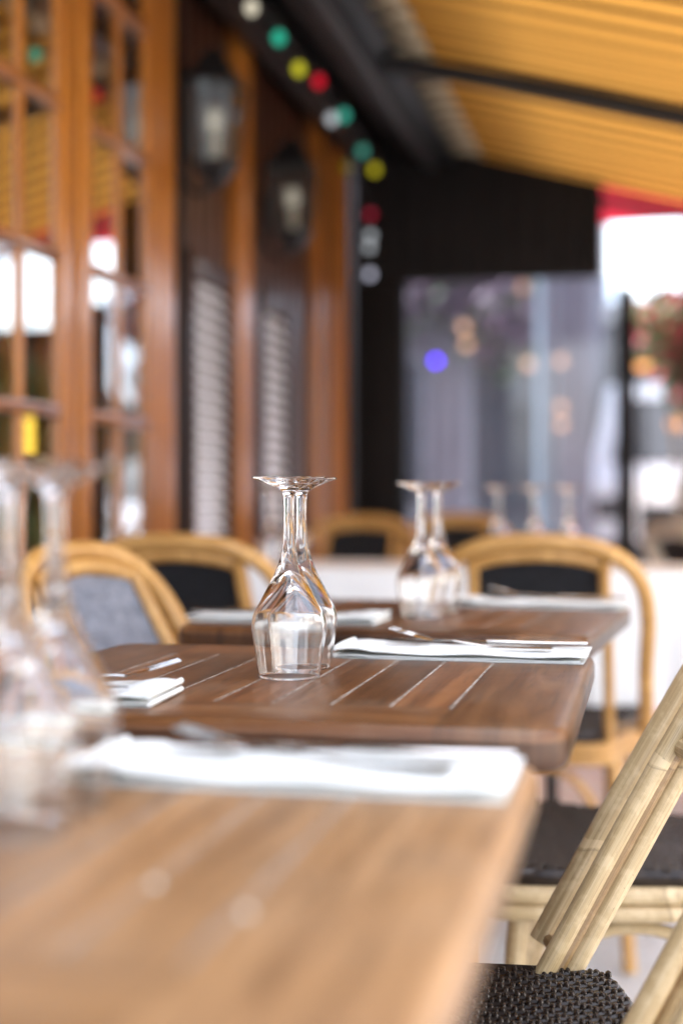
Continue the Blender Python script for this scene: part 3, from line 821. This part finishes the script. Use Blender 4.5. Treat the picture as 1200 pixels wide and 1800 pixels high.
# ---------------------------------------------------------------- coloured bulb string under the soffit
sl = thing('string_lights', 'string of small coloured bulbs hanging under the dark eave', 'string lights')
bulbs = [((442, 10), 3.45, (.80, .72, .55), 'white'), ((490, 63), 3.72, (.03, .55, .35), 'green'), ((525, 118), 4.0, (.72, .66, .03), 'yellow'), ((560, 140), 4.15, (.75, .01, .03), 'red'),
         ((583, 206), 4.4, (.62, .66, .70), 'white'), ((604, 200), 4.5, (.05, .50, .36), 'green'), ((637, 263), 4.9, (.07, .36, .27), 'green'), ((658, 296), 5.15, (.66, .56, .02), 'yellow'), ((608, 292), 5.1, (.16, .12, .0), 'amber'),
         ((651, 375), 5.7, (.45, .02, .05), 'red'), ((651, 412), 5.7, (.62, .62, .74), 'white'), ((649, 432), 5.75, (.62, .62, .74), 'white'), ((650, 480), 5.8, (.85, .86, 1.05), 'white')]
cs = MB()
pts = [at(p[0], p[1], D) + Vector((0, 0, .035)) for p, D, c, n_ in bulbs]
path = [at(395, -60, 3.2)]
for i, q in enumerate(pts):
    path.append((path[-1] + q) / 2 + Vector((0, 0, -.02))) if i else None
    path.append(q)
cs.tube(path, .003, 6, False, 3); cs.build('wire', 'black', sl)
cap_m = MB()
for (p, D, c, nm) in bulbs:
    q = at(p[0], p[1], D)
    b = MB(); b.tube([q + Vector((0, 0, .012)), q + Vector((0, 0, .036))], .009, 8, False, 1); b.build('socket', 'black', sl)
    key = 'bulb_' + nm + str(round(c[0], 2))
    if key not in MT: MT[key] = emit(key, tuple(x for x in c), .125)
    b = MB(); b.sphere(q - Vector((0, 0, .004)), .016, 14, 10, (1, 1, 1.15)); o = b.build('bulb', key, sl); o['label'] = nm + ' glowing bulb'

# ---------------------------------------------------------------- lamps inside the window
MT['amber'] = emit('amber_shade', (1.0, .62, .07), .4)
for k, px in enumerate((16, 58)):
    q = at(px, 765, 3.35 + .06 * k)
    t = thing('table_lamp', ('yellow glowing lamp inside the window, left one' if k == 0 else 'yellow glowing lamp inside the window, right one'), 'lamp', (q.x, q.y, 0), 0, 'yellow lamps inside the window')
    b = MB(); b.lathe([(.0, q.z - .05), (.022, q.z - .05), (.026, q.z + .04), (.0, q.z + .04)], 20, closed=False); b.build('lamp_shade', 'amber', t)
    b = MB(); b.tube([(0, 0, q.z - .05), (0, 0, .75)], .006, 8); b.lathe([(0, .75), (.05, .75), (.045, .77), (.0, .772)], 20, closed=False); b.build('base', 'black', t)
b = MB(); b.box((-.55, 2.2, .72), (-.30, 3.5, .75), .006)
for y in (2.3, 3.4): b.box((-.45, y, 0), (-.40, y + .05, .72), .004)
o = b.build('side_table', 'brown'); o.location = (XW, 0, 0); tag(o, 'narrow dark shelf table inside the window under the yellow lamps', 'table')

# ================================================================ BEYOND THE TERRACE
MT['mauve'] = simple('mauve_plaster', (.115, .105, .128), .85, scale=2)
MT['stonepale'] = simple('pale_plaster', (.72, .70, .67), .85, scale=1.5)
MT['winglass'] = simple('dark_window', (.03, .035, .045), .12, scale=3)
MT['framegrey'] = simple('frame_grey', (.16, .155, .18), .6)
MT['white'] = simple('white_paint', (.78, .78, .78), .35, var=.03)
MT['tyre'] = simple('tyre', (.02, .02, .02), .8)
MT['bluegrey'] = simple('blue_grey_paint', (.085, .11, .14), .5)
MT['trunk'] = simple('bark', (.10, .075, .055), .9, scale=20, bump=.5)
MT['leaf'] = simple('leaf_green', (.055, .10, .03), .5, var=.5, scale=5)
MT['bract_purple'] = simple('bract_purple', (.095, .058, .088), .6, var=.5, scale=4)
MT['bract_red'] = simple('bract_red', (.22, .012, .03), .6, var=.4, scale=6)
MT['pot'] = simple('terracotta', (.28, .12, .07), .8)
def building(name, label, x0, x1, y0, y1, h, m, wins, face):
    t = thing(name, label, 'building', ((x0 + x1) / 2, (y0 + y1) / 2, 0)); cx, cy = (x0 + x1) / 2, (y0 + y1) / 2
    b = MB(); b.box((x0 - cx, y0 - cy, 0), (x1 - cx, y1 - cy, h), .02); b.build('wall', m, t)
    b = MB(); b.box((x0 - cx - .15, y0 - cy - .15, h), (x1 - cx + .15, y1 - cy + .15, h + .18), .03); b.build('cornice', 'stonepale', t)
    for (a, z, w_, hh) in wins:
        f = MB(); g_ = MB()
        if face == 'y':
            f.box((a - cx - .06, y0 - cy - .05, z - .08), (a - cx + w_ + .06, y0 - cy - .003, z + hh + .06), .01); g_.box((a - cx, y0 - cy - .06, z), (a - cx + w_, y0 - cy - .051, z + hh), .002)
        else:
            f.box((x0 - cx - .05, a - cy - .06, z - .08), (x0 - cx - .003, a - cy + w_ + .06, z + hh + .06), .01); g_.box((x0 - cx - .06, a - cy, z), (x0 - cx - .051, a - cy + w_, z + hh), .002)
        o = f.build('window', 'framegrey' if face == 'y' else 'white', t); g_.build('pane', 'winglass', o)
    return t
building('corner_house', 'mauve plastered house seen through the hazy end window', -9, -.46, 11.0, 16, 4.6, 'mauve',
         [(-2.3, .8, .55, 1.15), (-1.35, .5, .5, 1.5), (-3.4, .8, .6, 1.2), (-2.2, 2.8, .6, 1.1), (-1.2, 2.8, .5, 1.1)], 'y')
MT['annexwall'] = simple('dark_render', (.10, .095, .11), .85, scale=2)
building('low_annex', 'low dark flat-roofed annex behind the red shrub and the white van', -.44, 2.6, 14.8, 17, 2.70, 'annexwall', [(-.2, .9, .6, 1.1), (1.0, .9, .7, 1.1)], 'y')
building('opposite_house', 'pale house with rows of windows across the street', 9.5, 15, -8, 16, 6.5, 'stonepale',
         [(-7 + 2.3 * i, z, 1.0, 1.5) for i in range(10) for z in (.9, 3.9)], 'x')
# foliage
def foliage(b, c, rad, n, size, rs, squash=1.0):
    for _ in range(n):
        while True:
            p = Vector((rs.uniform(-1, 1), rs.uniform(-1, 1), rs.uniform(-1, 1)))
            if .15 < p.length < 1: break
        p *= .75 + .35 * noise.noise(p * 2.3 + Vector(c))
        q = Vector(c) + Vector((p.x * rad[0], p.y * rad[1], p.z * rad[2]))
        a = Vector((rs.gauss(0, 1), rs.gauss(0, 1), rs.gauss(0, 1))).normalized(); e = a.orthogonal().normalized(); f = a.cross(e)
        s_ = size * rs.uniform(.6, 1.3)
        b.add([q - e * s_, q - f * s_ * .5 + a * s_ * .15, q + e * s_, q + f * s_ * .5 + a * s_ * .15], [(0, 1, 2, 3)])
def climber(name, label, cat, loc, clumps, stems, flower, pot=None, seed=1, size=.05, nl=260, nf=200):
    rs = random.Random(seed); t = thing(name, label, cat, loc)
    b = MB()
    for st in stems: b.tube(st, [.022 - .012 * i / max(1, len(st) - 1) for i in range(len(st))], 8, False, 4)
    b.build('trunk', 'trunk', t)
    b = MB()
    for (c, r) in clumps: foliage(b, c, r, nl, size, rs)
    b.build('crown', 'leaf', t, smooth=False, recalc=False)
    if flower:
        b = MB()
        for (c, r) in clumps: foliage(b, Vector(c) + Vector((0, -.06, .03)), r, nf, size * .9, rs)
        b.build('blossom', flower, t, smooth=False, recalc=False)
    if pot:
        b = MB(); b.lathe([(0, 0), (pot * .7, 0), (pot, pot * 1.7), (pot * 1.08, pot * 1.7), (pot * 1.08, pot * 1.9), (pot * .92, pot * 1.9), (pot * .85, pot * 1.6), (0, pot * 1.55)], 28, closed=False); b.build('pot', 'pot', t)
    return t
climber('climbing_plant', 'purple flowering climber spreading over the mauve house front', 'plant', (-1.9, 10.8, 0),
        [((-.7, 0, 2.7), (.8, .25, .5)), ((.2, 0, 2.5), (.8, .25, .55)), ((.8, -.02, 2.2), (.5, .25, .5)), ((-1.3, 0, 2.3), (.6, .22, .5)), ((.4, 0, 3.2), (.9, .25, .4))],
        [[(0, 0, 0), (.05, 0, .9), (-.1, .05, 1.7), (.2, 0, 2.5), (.5, 0, 3.1)], [(.05, 0, 1.0), (-.3, 0, 1.8), (-.8, 0, 2.5)]], 'bract_purple', seed=4, size=.07, nl=200, nf=420)
climber('flowering_shrub', 'red flowering shrub in a terracotta pot beyond the end post', 'plant', (.14, 8.1, 0),
        [((-.05, 0, 1.85), (.28, .3, .3)), ((.12, .0, 1.55), (.3, .3, .28)), ((.22, .05, 1.95), (.3, .3, .3)), ((.35, 0, 1.3), (.22, .25, .25))],
        [[(0, 0, .4), (.02, 0, .9), (-.03, 0, 1.4), (-.05, 0, 1.85)], [(0, 0, .5), (.08, .03, 1.1), (.22, .05, 1.9)], [(.05, 0, .9), (.2, 0, 1.15), (.33, 0, 1.3)]], 'bract_red', pot=.24, seed=9, size=.045, nl=420, nf=130)
def hedge_blocker(label, x0, x1, y0, y1, z0, z1, seed):
    rs = random.Random(seed); t = thing('hedge_blocker', label, 'hedge_blocker', ((x0 + x1) / 2, (y0 + y1) / 2, 0)); hx, hy = (x1 - x0) / 2, (y1 - y0) / 2
    b = MB(); b.box((-hx, -hy, 0), (hx, hy, z0), .02); b.build('blocker_planter', 'black', t)
    b = MB()
    for k in range(14):
        x = -hx + 2 * hx * (k + .5) / 14; b.tube([(x, 0, z0), (x + rs.uniform(-.05, .05), rs.uniform(-.05, .05), (z0 + z1) / 2), (x, 0, z1 - .1)], [.012, .01, .005], 6)
    b.build('stem', 'trunk', t)
    b = MB()
    for k in range(60): foliage(b, (-hx + 2 * hx * ((k * .618) % 1), 0, rs.uniform(z0 + .12, z1 - .12)), (.30, hy * 1.0, .28), 190, .055, rs)
    b.build('blocker_foliage', 'leaf', t, smooth=False, recalc=False); return t
hedge_blocker('tall planted screen added unseen beyond the terrace end to darken window reflections', .50, 2.9, 7.1, 7.5, .45, 1.9, 21)  # unseen greenery, added to darken what the left windows mirror
tf = thing('timber_blocker', 'dark board panel added unseen behind the planted screen to darken window reflections', 'blocker', (1.7, 7.62, 0))  # added dark backing, hides the bright street from the window reflections
b = MB()
for i in range(12): b.box((-1.25, -.012, .06 + i * .152), (1.25, .012, .06 + i * .152 + .148), .004)
b.build('blocker_boards', 'dark', tf)
for x in (-1.2, 0, 1.2):
    b = MB(); b.box((x - .035, .013, 0), (x + .035, .08, 1.92), .006); b.build('post', 'dark', tf)
def tree(label, loc, h, rad, seed):
    rs = random.Random(seed); t = thing('street_tree', label, 'tree', loc, 0, 'trees across the street')
    b = MB(); b.tube([(0, 0, 0), (.04, .02, h * .25), (-.02, .03, h * .5), (.05, 0, h * .8)], [.16, .13, .1, .04], 10)
    for k in range(5):
        a = k * 1.26 + rs.random(); b.tube([(0, 0, h * .4), (cos(a) * rad * .35, sin(a) * rad * .35, h * .6), (cos(a) * rad * .7, sin(a) * rad * .7, h * .74)], [.06, .04, .02], 8)
    b.build('trunk', 'trunk', t); b = MB()
    for k in range(16):
        a = rs.uniform(0, 6.28); r = rad * rs.uniform(.1, .75); z = h * rs.uniform(.55, .98)
        foliage(b, (cos(a) * r, sin(a) * r, z), (rad * .42, rad * .42, rad * .33), 230, .11, rs)
    b.build('crown', 'leaf', t, smooth=False, recalc=False)
tree('green street tree across the street, nearer one', (7.2, 2.5, 0), 5.2, 1.7, 3)
tree('green street tree across the street, farther one', (7.0, 9.5, 0), 5.6, 1.9, 5)
# pole
t = thing('street_pole', 'pale blue grey pole behind the hazy end window', 'pole', tuple(at(960, 868, 9.0).xy) + (0,))
b = MB(); b.lathe([(0, 0), (.12, 0), (.12, .08), (.07, .14), (.062, 3.6), (0, 3.62)], 24, closed=False); b.build('shaft', 'bluegrey', t)
b = MB(); b.lathe([(0, 3.6), (.14, 3.62), (.10, 3.9), (.03, 4.0), (0, 4.0)], 20, closed=False); b.build('lamp_head', 'bluegrey', t)
# warm lamps on the house front, on stakes by the shrub
MT['warm'] = emit('warm_bulb', (1, .50, .28), .32); MT['blueled'] = emit('blue_bulb', (.085, .012, .90), 2.5); MT['orangebulb'] = emit('orange_bulb', (1, .42, .14), .3)
spots = [((815, 575), 'upper one of the close pair'), ((820, 606), 'lower one of the close pair'), ((920, 505), 'highest of them'), ((928, 640), 'left of the pole at mid height'), ((985, 634), 'right of the pole, upper'),
         ((985, 716), 'right of the pole, middle'), ((986, 746), 'right of the pole, lower')]
proto = None
for (p, txt) in spots:
    q = at(p[0], p[1], 10.6)
    lab = 'warm round wall lamp behind the hazy window, ' + txt
    if proto is None:
        proto = thing('wall_lamp', lab, 'lamp', q, 0, 'warm lamps behind the end window')
        b = MB(); b.sphere((0, 0, 0), .035, 14, 10); b.build('globe', 'warm', proto)
        b = MB(); b.tube([(0, .035, 0), (0, .2, .02), (0, .42, .02)], .012, 8); b.lathe([(0, -.02), (.05, -.02), (.05, .06), (0, .06)], 16, (0, .44, 0), closed=False); b.build('bracket', 'black', proto)
    else: dup(proto, q, 0, lab)
q = at(766, 634, 10.6)
t = thing('blue_lamp', 'small vivid blue lamp glowing behind the hazy end window', 'lamp', q)
b = MB(); b.sphere((0, 0, 0), .022, 14, 10); b.build('globe', 'blueled', t)
b = MB(); b.tube([(0, .035, 0), (0, .42, .02)], .012, 8); b.build('bracket', 'black', t)
for (p, D, lab) in (((1130, 640), 7.9, 'small orange lamp on a stake among the red flowers'), ((1187, 745), 8.2, 'small orange lamp on a stake below the shrub leaves')):
    q = at(p[0], p[1], D); t = thing('stake_lamp', lab, 'lamp', (q.x, q.y, 0), 0, 'stake lamps by the shrub')
    b = MB(); b.sphere((0, 0, q.z), .04, 14, 10); b.build('globe', 'orangebulb', t)
    b = MB(); b.tube([(0, 0, q.z - .04), (0, 0, 0)], .01, 8); b.build('stake', 'black', t)
# parked van, white
v = thing('parked_van', 'white parked van seen beyond the end post at right', 'van', (.55, 13.4, 0), radians(-4))
b = MB(); prof = [(-2.1, .35), (-2.1, 1.0), (-1.9, 1.12), (-1.3, 1.75), (-1.05, 1.86), (2.1, 1.86), (2.15, 1.7), (2.15, .35)]
# van's length runs along y; front looks towards the camera
n = len(prof); vs = [(sx * (.90 if z < 1.3 else .84), y, z) for sx in (-1, 1) for (y, z) in prof]
b.add(vs, [tuple(range(n)), tuple(range(n, 2 * n))[::-1]] + [(k, (k + 1) % n, n + (k + 1) % n, n + k) for k in range(n)])
b.build('body', 'white', v, smooth=False)
b = MB(); b.add([(-.74, -1.87, 1.17), (.74, -1.87, 1.17), (.70, -1.345, 1.72), (-.70, -1.345, 1.72)], [(0, 1, 2, 3)]); o = b.build('windscreen', 'winglass', v, smooth=False)
for sx in (-1, 1):
    b = MB(); b.box((sx * .70 - .14, -2.125, .72), (sx * .70 + .14, -2.098, .90), .02); b.build('headlight', 'alu', v)
    for y in (-1.35, 1.3):
        b = MB(); b.tube([(sx * .74, y, .32), (sx * .93, y, .32)], .32, 28, False, 1); o = b.build('wheel', 'tyre', v)
        b = MB(); b.tube([(sx * .92, y, .32), (sx * .94, y, .32)], .19, 20, False, 1); b.build('rim', 'alu', v if False else o)
b = MB(); b.box((-.5, -2.12, .60), (.5, -2.099, .84), .02); b.build('grille', 'black', v)
b = MB(); b.box((-.88, -2.16, .33), (.88, -2.098, .56), .03); b.build('bumper', 'alu', v)
